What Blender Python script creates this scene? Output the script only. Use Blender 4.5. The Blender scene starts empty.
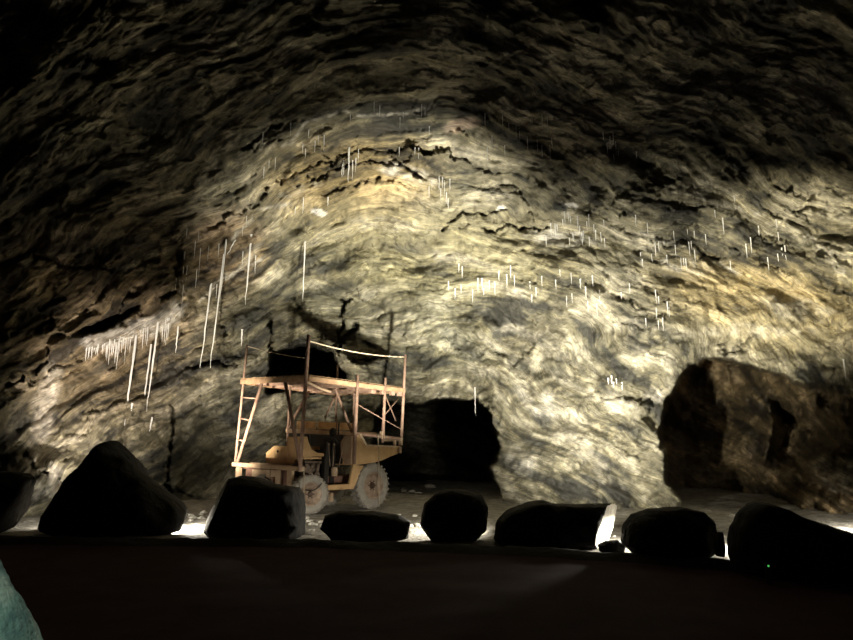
import bpy, bmesh, math, random
import numpy as np
from mathutils import Vector, Matrix

random.seed(7)
SC = bpy.context.scene
COL = SC.collection

# ------------------------------------------------------------------ camera
F = 650.0; PITCH = math.radians(11.3); EYE = 1.6
cp, sp = math.cos(PITCH), math.sin(PITCH)
cam = bpy.data.cameras.new('camera')
cam.sensor_fit = 'HORIZONTAL'; cam.sensor_width = 36.0; cam.lens = 36.0 * F / 853.0
cam.clip_start = 0.05; cam.clip_end = 200
camo = bpy.data.objects.new('camera', cam)
camo.location = (0, 0, EYE); camo.rotation_euler = (math.pi / 2 + PITCH, 0, 0)
COL.objects.link(camo); SC.camera = camo

# ------------------------------------------------------------------ world, lamps, exposure
w = bpy.data.worlds.new('world'); SC.world = w; w.use_nodes = True
w.node_tree.nodes['Background'].inputs[0].default_value = (0.9, 0.8, 0.75, 1)
w.node_tree.nodes['Background'].inputs[1].default_value = 0.0012
SC.view_settings.view_transform = 'Standard'; SC.view_settings.look = 'None'
SC.view_settings.exposure = 0.0; SC.view_settings.gamma = 1.0
SC.view_settings.use_curve_mapping = False

def ray(u, v):
    x = (u - 426.5) / F; y = -(v - 320) / F
    return Vector((x, cp - y * sp, sp + y * cp))
def ground(u, v, z=0.0):
    d = ray(u, v); return Vector((0, 0, EYE)) + d * ((z - EYE) / d.z)
def at_depth(u, v, Y):
    d = ray(u, v); return Vector((0, 0, EYE)) + d * (Y / d.y)

def spot(name, loc, target, power, angle, blend, col=(1.0, 0.90, 0.68), size=0.12):
    l = bpy.data.lights.new(name, 'SPOT'); l.energy = power; l.color = col
    l.spot_size = math.radians(angle); l.spot_blend = blend; l.shadow_soft_size = size
    o = bpy.data.objects.new(name, l); COL.objects.link(o)
    o.location = loc
    o.rotation_euler = (Vector(target) - Vector(loc)).to_track_quat('-Z', 'Y').to_euler()
    return o
# floodlights standing on the cave floor behind the boulders, all aimed at the rock face
W1, W2 = (1.0, 0.89, 0.70), (1.0, 0.93, 0.75)
spot('floodlight_left', (-5.75, 14.9, 0.40), at_depth(255, 365, 22), 8575, 54, 1.0, W1)
spot('floodlight_far_left', (-7.3, 14.9, 0.40), at_depth(95, 405, 19), 4600, 58, 1.0, (1.0, 0.86, 0.70))
spot('floodlight_middle', (0.55, 13.6, 0.40), at_depth(405, 275, 20), 17500, 68, 1.0, W2)
spot('floodlight_right', (2.60, 12.5, 0.35), at_depth(590, 375, 19), 26350, 76, 1.0, W2)
spot('floodlight_far_right', (4.95, 11.5, 0.35), at_depth(775, 312, 17), 12250, 36, 0.9, (1.0, 0.90, 0.66))
# added fill spots for floodlight spill on ground, boulder ends and truck side
def fill_lamp(name, loc, aim, power):
    loc = Vector(loc); o = spot(name, loc, loc + Vector(aim), power, 178, 0.25, (1.0, 0.92, 0.76), 0.08)
fill_lamp('fill_left', (-5.10, 14.15, 0.26), (0.35, 0.0, -0.94), 420)
fill_lamp('fill_far_left', (-7.3, 14.7, 0.35), (-0.1, 0.4, -0.9), 260)
fill_lamp('fill_middle', (0.55, 13.7, 0.40), (-0.40, 0.12, -0.91), 340)
fill_lamp('fill_right', (3.75, 11.8, 0.22), (-0.42, 0.08, -0.9), 300)
fill_lamp('fill_far_right', (5.2, 11.3, 0.22), (0.1, 0.0, -0.98), 200)
fill_lamp('fill_right_edge', (9.2, 13.5, 0.30), (0.0, 0.2, -0.97), 420)
# dim fill light added to brighten the visitors' path, unseen behind the viewpoint
al = bpy.data.lights.new('path_fill', 'AREA'); al.energy = 13.0; al.size = 1.0; al.color = (1.0, 0.62, 0.55)
ao = bpy.data.objects.new('path_fill', al); COL.objects.link(ao); ao.location = (0.3, -1.0, 4.2)
ao.rotation_euler = (math.radians(22), 0, 0)
# faint unseen fill light added beside the viewpoint to brighten the teal sleeve
pl = bpy.data.lights.new('sleeve_fill', 'AREA'); pl.energy = 0.05; pl.size = 0.12; pl.color = (1.0, 0.97, 0.86)
po = bpy.data.objects.new('sleeve_fill', pl); COL.objects.link(po)

# ------------------------------------------------------------------ numpy gradient noise
_rng = np.random.RandomState(11)
_perm = _rng.permutation(512)
_perm = np.concatenate([_perm, _perm, _perm])
_g3 = _rng.normal(size=(512, 3)); _g3 /= np.linalg.norm(_g3, axis=1)[:, None]
def perlin(x, y, z=None):
    x = np.asarray(x, float); y = np.asarray(y, float)
    z = np.zeros_like(x) if z is None else np.asarray(z, float)
    xi = np.floor(x).astype(int); yi = np.floor(y).astype(int); zi = np.floor(z).astype(int)
    xf, yf, zf = x - xi, y - yi, z - zi
    fade = lambda t: t * t * t * (t * (t * 6 - 15) + 10)
    a, b, c = fade(xf), fade(yf), fade(zf)
    def gr(i, j, k):
        h = _perm[(_perm[(_perm[(xi + i) % 512] + yi + j) % 512] + zi + k) % 512]
        g = _g3[h]
        return g[..., 0] * (xf - i) + g[..., 1] * (yf - j) + g[..., 2] * (zf - k)
    l = lambda t, p, q: p + t * (q - p)
    return l(c, l(b, l(a, gr(0, 0, 0), gr(1, 0, 0)), l(a, gr(0, 1, 0), gr(1, 1, 0))),
                l(b, l(a, gr(0, 0, 1), gr(1, 0, 1)), l(a, gr(0, 1, 1), gr(1, 1, 1))))
def fbm(x, y, z=None, oct=4, gain=0.5):
    s = 0; amp = 1.0; f = 1.0
    x = np.asarray(x, float); y = np.asarray(y, float)
    for i in range(oct):
        s = s + amp * perlin(x * f + 17.3 * i, y * f - 9.1 * i, None if z is None else np.asarray(z) * f + 5.7 * i)
        amp *= gain; f *= 2.03
    return s * 1.5
def ridge(x, y, oct=4):
    s = 0; amp = 1.0; f = 1.0
    for i in range(oct):
        s = s + amp * (1 - 2.2 * np.abs(perlin(x * f + 31.7 * i, y * f + 3.3 * i)))
        amp *= 0.5; f *= 2.07
    return s * 0.5
def sstep(a, b, x):
    t = np.clip((x - a) / (b - a), 0, 1); return t * t * (3 - 2 * t)

def facets(x, y, seed):
    """broken rock: every cell of a jittered grid is a flat face with its own tilt"""
    xi = np.floor(x).astype(int); yi = np.floor(y).astype(int)
    best = np.full(x.shape, 1e9); out = np.zeros(x.shape)
    r = np.random.RandomState(seed).uniform(-1, 1, (4096, 5)); rp = np.random.RandomState(seed + 1).permutation(4096)
    for i in (-1, 0, 1):
        for j in (-1, 0, 1):
            h = rp[(rp[(xi + i) % 4096] + yi + j) % 4096]; q = r[h]
            dx = x - (xi + i + 0.5 + 0.45 * q[..., 0]); dy = y - (yi + j + 0.5 + 0.45 * q[..., 1])
            d = dx * dx + dy * dy; m = d < best
            best = np.where(m, d, best); out = np.where(m, 0.45 * q[..., 2] + 0.9 * q[..., 3] * dx + 0.9 * q[..., 4] * dy, out)
    return out

# ------------------------------------------------------------------ object helpers
def link(name, me, mat=None, parent=None, smooth=False):
    me.name = name
    o = bpy.data.objects.new(name, me); COL.objects.link(o)
    if mat is not None: me.materials.append(mat)
    if parent is not None: o.parent = parent
    if smooth: me.polygons.foreach_set('use_smooth', [True] * len(me.polygons))
    return o
def tag(o, label, cat, group=None, kind=None):
    if label: o['label'] = label
    if cat: o['category'] = cat
    if group: o['group'] = group
    if kind: o['kind'] = kind
    return o
def struct(o): o['kind'] = 'structure'; return o
def empty(name, loc, rz=0.0):
    o = bpy.data.objects.new(name, None); COL.objects.link(o)
    o.location = loc; o.rotation_euler = (0, 0, rz); o.empty_display_size = 0.2
    return o
def grid_mesh(name, P, keep=None, col=None, vec=None):
    """P: (n, m, 3) points -> quad mesh"""
    n, m = P.shape[:2]
    idx = np.arange(n * m).reshape(n, m)
    q = np.stack([idx[:-1, :-1], idx[:-1, 1:], idx[1:, 1:], idx[1:, :-1]], -1).reshape(-1, 4)
    if keep is not None: q = q[keep.reshape(-1)]
    me = bpy.data.meshes.new(name)
    pts = P.reshape(-1, 3)
    used = np.zeros(n * m, bool); used[q.reshape(-1)] = True
    remap = np.cumsum(used) - 1
    pts = pts[used]; q = remap[q]
    me.vertices.add(len(pts)); me.vertices.foreach_set('co', pts.astype(np.float32).ravel())
    me.loops.add(q.size); me.loops.foreach_set('vertex_index', q.astype(np.int32).ravel())
    me.polygons.add(len(q)); me.polygons.foreach_set('loop_start', np.arange(0, q.size, 4, dtype=np.int32))
    me.polygons.foreach_set('use_smooth', np.ones(len(q), bool))
    me.update(calc_edges=True)
    if col is not None:
        a = me.attributes.new('rock', 'FLOAT_COLOR', 'POINT')
        c = np.concatenate([col.reshape(-1, 3)[used], np.ones((len(pts), 1))], 1)
        a.data.foreach_set('color', c.astype(np.float32).ravel())
    if vec is not None:
        a = me.attributes.new('strata', 'FLOAT_VECTOR', 'POINT')
        a.data.foreach_set('vector', vec.reshape(-1, 3)[used].astype(np.float32).ravel())
    me.validate()
    return me
class MB:
    """collects shapes into one mesh"""
    def __init__(s): s.bm = bmesh.new()
    def box(s, c, d, R=None, bev=0.0):
        r = bmesh.ops.create_cube(s.bm, size=1.0)
        M = Matrix.Translation(c) @ (R.to_4x4() if R is not None else Matrix()) @ Matrix.Diagonal((*d, 1))
        bmesh.ops.transform(s.bm, matrix=M, verts=r['verts'])
        if bev:
            es = list({e for v in r['verts'] for e in v.link_edges})
            bmesh.ops.bevel(s.bm, geom=es, offset=bev, segments=2, affect='EDGES', clamp_overlap=True)
        return s
    def bar(s, a, b, wd, ht=None, bev=0.0):
        a = Vector(a); b = Vector(b); d = b - a
        R = d.to_track_quat('X', 'Z').to_matrix()
        return s.box((a + b) / 2, (d.length, wd, ht or wd), R, bev)
    def tube(s, a, b, r, r2=None, n=10):
        a = Vector(a); b = Vector(b); d = b - a
        M = Matrix.Translation((a + b) / 2) @ d.to_track_quat('Z', 'Y').to_matrix().to_4x4()
        bmesh.ops.create_cone(s.bm, cap_ends=True, segments=n, radius1=r, radius2=r if r2 is None else r2, depth=d.length, matrix=M)
        return s
    def path(s, pts, r, n=6):
        for a, b in zip(pts[:-1], pts[1:]): s.tube(a, b, r, n=n)
        for p in pts[1:-1]: s.ball(p, r * 1.02, 1)
        return s
    def ball(s, c, r, sub=2, sc=(1, 1, 1)):
        M = Matrix.Translation(c) @ Matrix.Diagonal((*sc, 1))
        bmesh.ops.create_icosphere(s.bm, subdivisions=sub, radius=r, matrix=M); return s
    def prism(s, poly, t0, t1, axis='y', bev=0.0):
        """poly of (a, z) extruded from t0 to t1 along local y (a = x) or x (a = y)"""
        mk = (lambda a, z, t: (a, t, z)) if axis == 'y' else (lambda a, z, t: (t, a, z))
        A = [s.bm.verts.new(mk(a, z, t0)) for a, z in poly]; B = [s.bm.verts.new(mk(a, z, t1)) for a, z in poly]
        n = len(poly); fs = [s.bm.faces.new(A), s.bm.faces.new(B[::-1])]
        for i in range(n): fs.append(s.bm.faces.new((A[i], B[i], B[(i + 1) % n], A[(i + 1) % n])))
        bmesh.ops.recalc_face_normals(s.bm, faces=fs)
        if bev:
            es = list({e for f in fs for e in f.edges})
            bmesh.ops.bevel(s.bm, geom=es, offset=bev, segments=2, affect='EDGES', clamp_overlap=True)
        return s
    def lathe(s, prof, c, n=40):
        """prof of (radius, y) turned about the local y axis through c"""
        rings = []
        for k in range(n):
            a = 2 * math.pi * k / n
            rings.append([s.bm.verts.new((c[0] + r * math.cos(a), c[1] + y, c[2] + r * math.sin(a))) for r, y in prof])
        fs = []
        for k in range(n):
            A, B = rings[k], rings[(k + 1) % n]
            for i in range(len(prof) - 1): fs.append(s.bm.faces.new((A[i], A[i + 1], B[i + 1], B[i])))
        bmesh.ops.remove_doubles(s.bm, verts=[v for r in rings for v in r], dist=1e-5)
        bmesh.ops.recalc_face_normals(s.bm, faces=[f for f in fs if f.is_valid])
        return s
    def done(s, name, mat, parent=None, smooth=False):
        me = bpy.data.meshes.new(name); s.bm.to_mesh(me); s.bm.free()
        return link(name, me, mat, parent, smooth)

# ------------------------------------------------------------------ materials
def new_mat(name):
    m = bpy.data.materials.new(name); m.use_nodes = True
    return m, m.node_tree.nodes, m.node_tree.links, m.node_tree.nodes['Principled BSDF']
def ramp(N, stops):
    r = N.new('ShaderNodeValToRGB'); e = r.color_ramp.elements
    while len(e) < len(stops): e.new(0.5)
    for k, (p, c) in enumerate(stops): e[k].position = p; e[k].color = (*c, 1)
    return r
def mat_noise(name, stops, scale=4.0, rough=0.8, bump=0.3, bscale=None, metal=0.0, detail=6, spec=0.3, dist=0.02):
    m, N, L, B = new_mat(name)
    tc = N.new('ShaderNodeTexCoord'); nz = N.new('ShaderNodeTexNoise')
    nz.inputs['Scale'].default_value = scale; nz.inputs['Detail'].default_value = detail; nz.inputs['Roughness'].default_value = 0.65
    L.new(tc.outputs['Object'], nz.inputs['Vector'])
    r = ramp(N, stops); L.new(nz.outputs['Fac'], r.inputs['Fac']); L.new(r.outputs['Color'], B.inputs['Base Color'])
    B.inputs['Roughness'].default_value = rough; B.inputs['Metallic'].default_value = metal
    B.inputs['Specular IOR Level'].default_value = spec
    if bump:
        n2 = N.new('ShaderNodeTexNoise'); n2.inputs['Scale'].default_value = bscale or scale * 4; n2.inputs['Detail'].default_value = 5
        L.new(tc.outputs['Object'], n2.inputs['Vector'])
        bp = N.new('ShaderNodeBump'); bp.inputs['Strength'].default_value = bump; bp.inputs['Distance'].default_value = dist
        L.new(n2.outputs['Fac'], bp.inputs['Height']); L.new(bp.outputs['Normal'], B.inputs['Normal'])
    return m

def rock_material():
    m, N, L, B = new_mat('banded_rock')
    at = N.new('ShaderNodeAttribute'); at.attribute_name = 'rock'
    st = N.new('ShaderNodeAttribute'); st.attribute_name = 'strata'
    tc = N.new('ShaderNodeTexCoord')
    nz = N.new('ShaderNodeTexNoise'); nz.inputs['Scale'].default_value = 1.0; nz.inputs['Detail'].default_value = 8; nz.inputs['Roughness'].default_value = 0.68
    L.new(st.outputs['Vector'], nz.inputs['Vector'])
    r = ramp(N, [(0.30, (0.45, 0.45, 0.46)), (0.5, (1, 1, 1)), (0.70, (1.5, 1.5, 1.45))])
    L.new(nz.outputs['Fac'], r.inputs['Fac'])
    mx = N.new('ShaderNodeMix'); mx.data_type = 'RGBA'; mx.blend_type = 'MULTIPLY'; mx.inputs['Factor'].default_value = 1.0
    n6 = N.new('ShaderNodeTexNoise'); n6.inputs['Scale'].default_value = 0.55; n6.inputs['Detail'].default_value = 4
    L.new(tc.outputs['Object'], n6.inputs['Vector'])
    r6 = ramp(N, [(0.40, (0.15, 0.15, 0.15)), (0.60, (1, 1, 1))]); L.new(n6.outputs['Fac'], r6.inputs['Fac'])
    L.new(r6.outputs['Color'], mx.inputs['Factor'])
    L.new(at.outputs['Color'], mx.inputs['A']); L.new(r.outputs['Color'], mx.inputs['B'])
    n3 = N.new('ShaderNodeTexNoise'); n3.inputs['Scale'].default_value = 3.2; n3.inputs['Detail'].default_value = 8; n3.inputs['Roughness'].default_value = 0.6
    L.new(tc.outputs['Object'], n3.inputs['Vector'])
    r3 = ramp(N, [(0.3, (0.6, 0.6, 0.6)), (0.5, (1, 1, 1)), (0.7, (1.25, 1.24, 1.2))])
    L.new(n3.outputs['Fac'], r3.inputs['Fac'])
    m2 = N.new('ShaderNodeMix'); m2.data_type = 'RGBA'; m2.blend_type = 'MULTIPLY'; m2.inputs['Factor'].default_value = 1.0
    L.new(mx.outputs['Result'], m2.inputs['A']); L.new(r3.outputs['Color'], m2.inputs['B'])
    mp = N.new('ShaderNodeMapping'); mp.inputs['Scale'].default_value = (2.6, 3.6, 2.6); L.new(st.outputs['Vector'], mp.inputs['Vector'])
    n7 = N.new('ShaderNodeTexNoise'); n7.inputs['Scale'].default_value = 1.0; n7.inputs['Detail'].default_value = 6; n7.inputs['Roughness'].default_value = 0.7
    L.new(mp.outputs['Vector'], n7.inputs['Vector'])
    r7 = ramp(N, [(0.34, (0.5, 0.5, 0.5)), (0.5, (1, 1, 1)), (0.66, (1.5, 1.5, 1.45))]); L.new(n7.outputs['Fac'], r7.inputs['Fac'])
    m7 = N.new('ShaderNodeMix'); m7.data_type = 'RGBA'; m7.blend_type = 'MULTIPLY'; m7.inputs['Factor'].default_value = 0.8
    L.new(m2.outputs['Result'], m7.inputs['A']); L.new(r7.outputs['Color'], m7.inputs['B']); m2 = m7
    # thin pale and dark veins following the beds
    n5 = N.new('ShaderNodeTexNoise'); n5.inputs['Scale'].default_value = 0.45; n5.inputs['Detail'].default_value = 7; n5.inputs['Roughness'].default_value = 0.6; n5.inputs['Distortion'].default_value = 0.6
    L.new(st.outputs['Vector'], n5.inputs['Vector'])
    rv = ramp(N, [(0.0, (1, 1, 1)), (0.385, (1, 1, 1)), (0.40, (0.35, 0.35, 0.35)), (0.415, (1, 1, 1)), (0.535, (1, 1, 1)), (0.55, (1.9, 1.85, 1.7)), (0.565, (1, 1, 1)), (0.625, (1, 1, 1)), (0.64, (0.4, 0.4, 0.4)), (0.655, (1, 1, 1))])
    L.new(n5.outputs['Fac'], rv.inputs['Fac'])
    m3 = N.new('ShaderNodeMix'); m3.data_type = 'RGBA'; m3.blend_type = 'MULTIPLY'; m3.inputs['Factor'].default_value = 0.85
    L.new(m2.outputs['Result'], m3.inputs['A']); L.new(rv.outputs['Color'], m3.inputs['B'])
    L.new(m3.outputs['Result'], B.inputs['Base Color'])
    B.inputs['Roughness'].default_value = 0.62; B.inputs['Specular IOR Level'].default_value = 0.35
    b1 = N.new('ShaderNodeBump'); b1.inputs['Strength'].default_value = 0.6; b1.inputs['Distance'].default_value = 0.12
    L.new(nz.outputs['Fac'], b1.inputs['Height'])
    n4 = N.new('ShaderNodeTexNoise'); n4.inputs['Scale'].default_value = 5.0; n4.inputs['Detail'].default_value = 9; n4.inputs['Roughness'].default_value = 0.62
    L.new(tc.outputs['Object'], n4.inputs['Vector'])
    b2 = N.new('ShaderNodeBump'); b2.inputs['Strength'].default_value = 0.8; b2.inputs['Distance'].default_value = 0.14
    L.new(n4.outputs['Fac'], b2.inputs['Height']); L.new(b1.outputs['Normal'], b2.inputs['Normal'])
    L.new(b2.outputs['Normal'], B.inputs['Normal'])
    return m
M_ROCK = rock_material()
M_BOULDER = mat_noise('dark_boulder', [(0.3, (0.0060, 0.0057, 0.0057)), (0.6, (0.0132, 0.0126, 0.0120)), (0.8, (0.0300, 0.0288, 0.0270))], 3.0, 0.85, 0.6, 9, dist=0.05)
M_LITFACE = mat_noise('lit_face_stone', [(0.3, (0.30, 0.29, 0.27)), (0.55, (0.5, 0.49, 0.46)), (0.8, (0.66, 0.65, 0.62))], 5.0, 0.85, 0.6, 16, dist=0.04)  # pale colour stands in for floodlight on the boulder ends
M_FLOOR = mat_noise('gravel_floor', [(0.3, (0.1760, 0.1680, 0.1520)), (0.55, (0.3360, 0.3200, 0.2880)), (0.75, (0.4800, 0.4560, 0.4160))], 3.5, 0.85, 0.8, 14, dist=0.06)
M_PATH = mat_noise('brown_path', [(0.3, (0.029, 0.011, 0.014)), (0.7, (0.050, 0.022, 0.026))], 2.0, 0.95, 0.3, 30, dist=0.01, spec=0.1)
M_STONE = mat_noise('pale_stone', [(0.3, (0.4, 0.38, 0.33)), (0.7, (0.72, 0.7, 0.64))], 6.0, 0.8, 0.4)
M_ICE, N_, L_, B_ = new_mat('ice')
B_.inputs['Base Color'].default_value = (0.72, 0.72, 0.71, 1); B_.inputs['Roughness'].default_value = 0.18
B_.inputs['Transmission Weight'].default_value = 0.08; B_.inputs['IOR'].default_value = 1.31
_n = N_.new('ShaderNodeTexNoise'); _n.inputs['Scale'].default_value = 9
_b = N_.new('ShaderNodeBump'); _b.inputs['Strength'].default_value = 0.3; _b.inputs['Distance'].default_value = 0.02
_t = N_.new('ShaderNodeTexCoord'); L_.new(_t.outputs['Object'], _n.inputs['Vector'])
L_.new(_n.outputs['Fac'], _b.inputs['Height']); L_.new(_b.outputs['Normal'], B_.inputs['Normal'])

# ------------------------------------------------------------------ rock shell of the chamber
def axis(lo, hi, step, far_lo, far_hi, g=1.12):
    a = list(np.arange(lo, hi + step * 0.5, step))
    s = step; x = a[-1]
    while x < far_hi: s *= g; x += s; a.append(x)
    s = step; x = a[0]
    while x > far_lo: s *= g; x -= s; a.insert(0, x)
    return np.array(a)
GX = axis(-0.70, 0.70, 0.0024, -2.4, 2.4)
GZ = axis(-0.10, 0.82, 0.0024, -0.13, 7.0)
X, Z = np.meshgrid(GX, GZ)                       # direction from the viewpoint: (X, 1, Z)
_f = cp + Z * sp
U = 426.5 + F * X / _f; V = 320 - F * (-sp + Z * cp) / _f
# a little organic warp of the authoring coordinates
WU = U + 5 * fbm(U / 40, V / 40, oct=4) + 2.2 * fbm(U / 11, V / 11 + 50, oct=3)
WV = V + 5 * fbm(U / 40 + 80, V / 40, oct=4) + 2.2 * fbm(U / 11 + 30, V / 11, oct=3)

def dist_line(pts, A=None, Bv=None):
    A = WU if A is None else A; Bv = WV if Bv is None else Bv
    d = np.full(A.shape, 1e9)
    for (x0, y0), (x1, y1) in zip(pts[:-1], pts[1:]):
        dx, dy = x1 - x0, y1 - y0; L2 = dx * dx + dy * dy + 1e-9
        t = np.clip(((A - x0) * dx + (Bv - y0) * dy) / L2, 0, 1)
        d = np.minimum(d, np.hypot(A - x0 - t * dx, Bv - y0 - t * dy))
    return d
def stroke(pts, wd, soft=None):
    soft = wd if soft is None else soft
    return 1 - sstep(wd * 0.5, wd * 0.5 + soft, dist_line(pts))
def inside(poly, A=None, Bv=None):
    A = WU if A is None else A; Bv = WV if Bv is None else Bv
    r = np.zeros(A.shape, bool); n = len(poly)
    for i in range(n):
        (x0, y0), (x1, y1) = poly[i], poly[(i + 1) % n]
        if y0 == y1: continue
        c = ((y0 > Bv) != (y1 > Bv)) & (A < (x1 - x0) * (Bv - y0) / (y1 - y0) + x0)
        r ^= c
    return r
def region(poly, soft=6):
    d = dist_line(poly + [poly[0]]); s = np.where(inside(poly), d, -d)
    return sstep(-soft * 0.3, soft, s)
def blob(cx, cy, rx, ry, ang=0, hard=0.55):
    c, s = math.cos(math.radians(ang)), math.sin(math.radians(ang))
    dx, dy = WU - cx, WV - cy
    e = np.hypot((dx * c + dy * s) / rx, (-dx * s + dy * c) / ry)
    return 1 - sstep(hard, 1.0, e)

# folded strata: level lines of SP are the beds, SQ runs along them
kl, kr = 0.72, 0.52
du = U - 400
bend = np.where(du < 0, kl, kr + 0.22 * sstep(300, 430, V)) * (np.sqrt(du * du + 130.0 ** 2) - 130.0)
SP = V - bend + 24 * fbm(U / 170, V / 120, oct=2) + 4.5 * fbm(U / 60, V / 34 + 9, oct=2)
SQ = U + 0.35 * np.tanh(du / 120.0) * (V - 250)

# base surface: back wall, side walls and roof blended
cu = [-900, -300, 0, 60, 150, 250, 400, 490, 560, 650, 760, 853, 1100, 1700]
cd = [12, 15, 18, 19.5, 22, 24, 24, 21.8, 19.8, 19.2, 19.8, 18.6, 16, 12]
DW = np.interp(U, cu, cd)
k_ = np.ones(41) / 41
DW = np.apply_along_axis(lambda r: np.convolve(np.pad(r, 20, mode='edge'), k_, 'valid'), 1, DW)
roof = (10.6 + 0.6 * fbm(U / 300, V / 300)) / np.maximum(Z, 0.02)
side = 15.5 / np.maximum(np.abs(X), 0.02)
D = (DW ** -3.2 + roof ** -3.2 + side ** -6 * 0) ** (-1 / 3.2)
D = (D ** -7 + side ** -7) ** (-1 / 7)
D *= 1 - 0.02 * sstep(-0.05, 0.0, -Z)

# relief
H = 0.60 * fbm(SQ / 200, SP / 90, oct=3) + 0.20 * ridge(SQ / 130, SP / 36) + 0.16 * fbm(SQ / 60, SP / 20, oct=4) \
    + 0.03 * ridge(SQ / 26, SP / 9, oct=3) + 0.40 * fbm(U / 75, V / 62 + 40, oct=3) + 0.07 * fbm(SQ / 30, SP / 9, oct=3, gain=.6) + 0.02 * fbm(U / 7, V / 6, oct=2)
# stepped ledges along the beds
for per, amp, sd in ((36.0, 0.24, 5.0), (15.0, 0.10, 31.0)):
    led = (SP / per + 1.0 * fbm(U / 80 + sd, V / 60, oct=4)); led = led - np.floor(led)
    H += amp * (sstep(0, 0.88, led) - sstep(0.88, 1.0, led)) * sstep(-0.25, 0.45, fbm(U / 90 + sd, V / 60))
wx_ = 0.30 * fbm(U / 40, V / 30 + 3, oct=4, gain=.6); wy_ = 0.30 * fbm(U / 40 + 50, V / 30, oct=4, gain=.6)
calm = np.clip(blob(470, 238, 210, 52, 6, 0.3) + blob(760, 330, 140, 26, 4, 0.3) + 0.7 * blob(360, 225, 120, 40, 0, 0.3), 0, 1)
FAC = 0.26 * facets(SQ / 78 + wx_, SP / 30 + wy_, 3) + 0.13 * facets(SQ / 34 + 2 * wx_, SP / 15 + 2 * wy_, 9) + 0.05 * facets(SQ / 15 + 3 * wx_, SP / 8 + 3 * wy_, 14)
H += FAC * (1 - 0.6 * calm)
# the overhanging mass at upper left and the ledge that carries the ice
E = [(-400, 520), (-60, 470), (20, 420), (55, 356), (85, 340), (130, 336), (165, 318), (190, 283), (215, 262), (240, 240), (260, 214), (272, 185), (292, 150), (330, 118), (400, 100), (470, 92), (560, 60), (900, -20), (900, -900), (-400, -900)]
dE = dist_line(E[:18]); sE = np.where(inside(E), dE, -dE)
mass = sstep(-2, 10, sE)
H += 1.0 * mass * (1 - sstep(250, 380, U)) * sstep(-400, 0, U)
H += 0.25 * mass * sstep(250, 330, U) * (1 - sstep(520, 640, U))
H += 0.5 * stroke([(60, 352), (85, 341), (130, 336), (165, 320), (190, 288), (215, 268), (240, 244)], 8, 10)
# rubble bank low on the left
H += 1.6 * region([(20, 455), (38, 450), (62, 478), (70, 530), (0, 530), (0, 470)], 14)
H += 1.0 * region([(38, 452), (80, 455), (110, 480), (60, 500)], 14)
# fissures
FIS = [
 ([(443, 232), (446, 224), (452, 218), (462, 213), (490, 212), (508, 211)], 1.6, 0.6),
 ([(485, 228), (500, 233), (512, 228), (550, 228)], 1.4, 0.5),
 ([(455, 232), (470, 226)], 1.0, 0.3),
 ([(283, 180), (298, 172), (318, 164), (332, 162)], 3.2, 0.6),
 ([(300, 185), (325, 178), (345, 168), (352, 164)], 1.6, 0.5),
 ([(350, 164), (372, 161), (395, 164), (418, 175), (428, 183)], 1.4, 0.5),
 ([(322, 195), (350, 188), (382, 178)], 1.3, 0.35),
 ([(172, 405), (174, 440), (169, 470), (168, 492)], 3.0, 0.9),
 ([(168, 485), (185, 494), (205, 500)], 3.0, 0.6),
 ([(228, 325), (227, 338)], 3.0, 0.7),
 ([(271, 322), (270, 345), (272, 378)], 4.5, 1.0),
 ([(341, 300), (339, 325), (341, 350), (340, 378)], 3.5, 1.0),
 ([(356, 327), (347, 340), (342, 352)], 6.0, 1.0),
 ([(344, 342), (344, 376)], 3.0, 0.9),
 ([(345, 364), (372, 357), (396, 352)], 2.0, 0.6),
 ([(345, 303), (352, 300)], 2.0, 0.6),
 ([(188, 366), (215, 362), (240, 365)], 1.6, 0.4),
 ([(293, 300), (300, 305)], 2.0, 0.5),
 ([(695, 251), (706, 256), (716, 260)], 2.2, 0.5),
 ([(730, 246), (740, 250)], 1.6, 0.4),
 ([(585, 102), (600, 106), (632, 135)], 2.0, 0.3),
 ([(702, 122), (710, 140), (745, 168)], 9.0, 0.35),
 ([(765, 118), (776, 140)], 12.0, 0.4),
 ([(0, 268), (30, 255), (60, 262), (110, 270)], 3.0, 0.5),
 ([(38, 312), (62, 297)], 4.0, 0.7), ([(36, 332), (50, 318)], 4.0, 0.7),
 ([(32, 375), (44, 360), (52, 348)], 4.0, 0.8), ([(8, 385), (20, 378)], 5.0, 0.8),
 ([(120, 272), (140, 262), (158, 262)], 3.0, 0.6),
 ([(178, 245), (180, 260), (178, 298)], 7.0, 0.5),
 ([(160, 299), (174, 290)], 4.0, 0.7),
 ([(28, 455), (40, 470), (58, 484), (66, 488)], 4.0, 0.7),
 ([(240, 150), (262, 135), (280, 122)], 4.0, 0.6),
 ([(255, 205), (265, 185)], 9.0, 0.8),
 ([(612, 320), (640, 330)], 1.4, 0.3), ([(545, 357), (562, 362)], 1.6, 0.4),
 ([(505, 315), (512, 325)], 2.0, 0.4), ([(455, 305), (470, 308)], 1.4, 0.4),
 ([(452, 341), (462, 350)], 2.0, 0.5), ([(612, 440), (640, 460)], 1.5, 0.3),
 ([(480, 395), (492, 408), (500, 420)], 2.0, 0.4),
]
fis = np.zeros_like(D)
FU = WU + 2.2 * fbm(U / 6, V / 6 + 3, oct=2); FV = WV + 2.2 * fbm(U / 6 + 60, V / 6, oct=2)
wn = np.clip(0.8 + 1.1 * fbm(U / 9, V / 9, oct=2), 0.05, 1.6)
for pts, wd, dep in FIS:
    s = 1 - sstep(wd * 0.35 * wn, wd * 0.35 * wn + 1.3, dist_line(pts, FU, FV)); H -= dep * s * np.clip(wn, 0.3, 1); fis = np.maximum(fis, s * min(1, dep))
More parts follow.
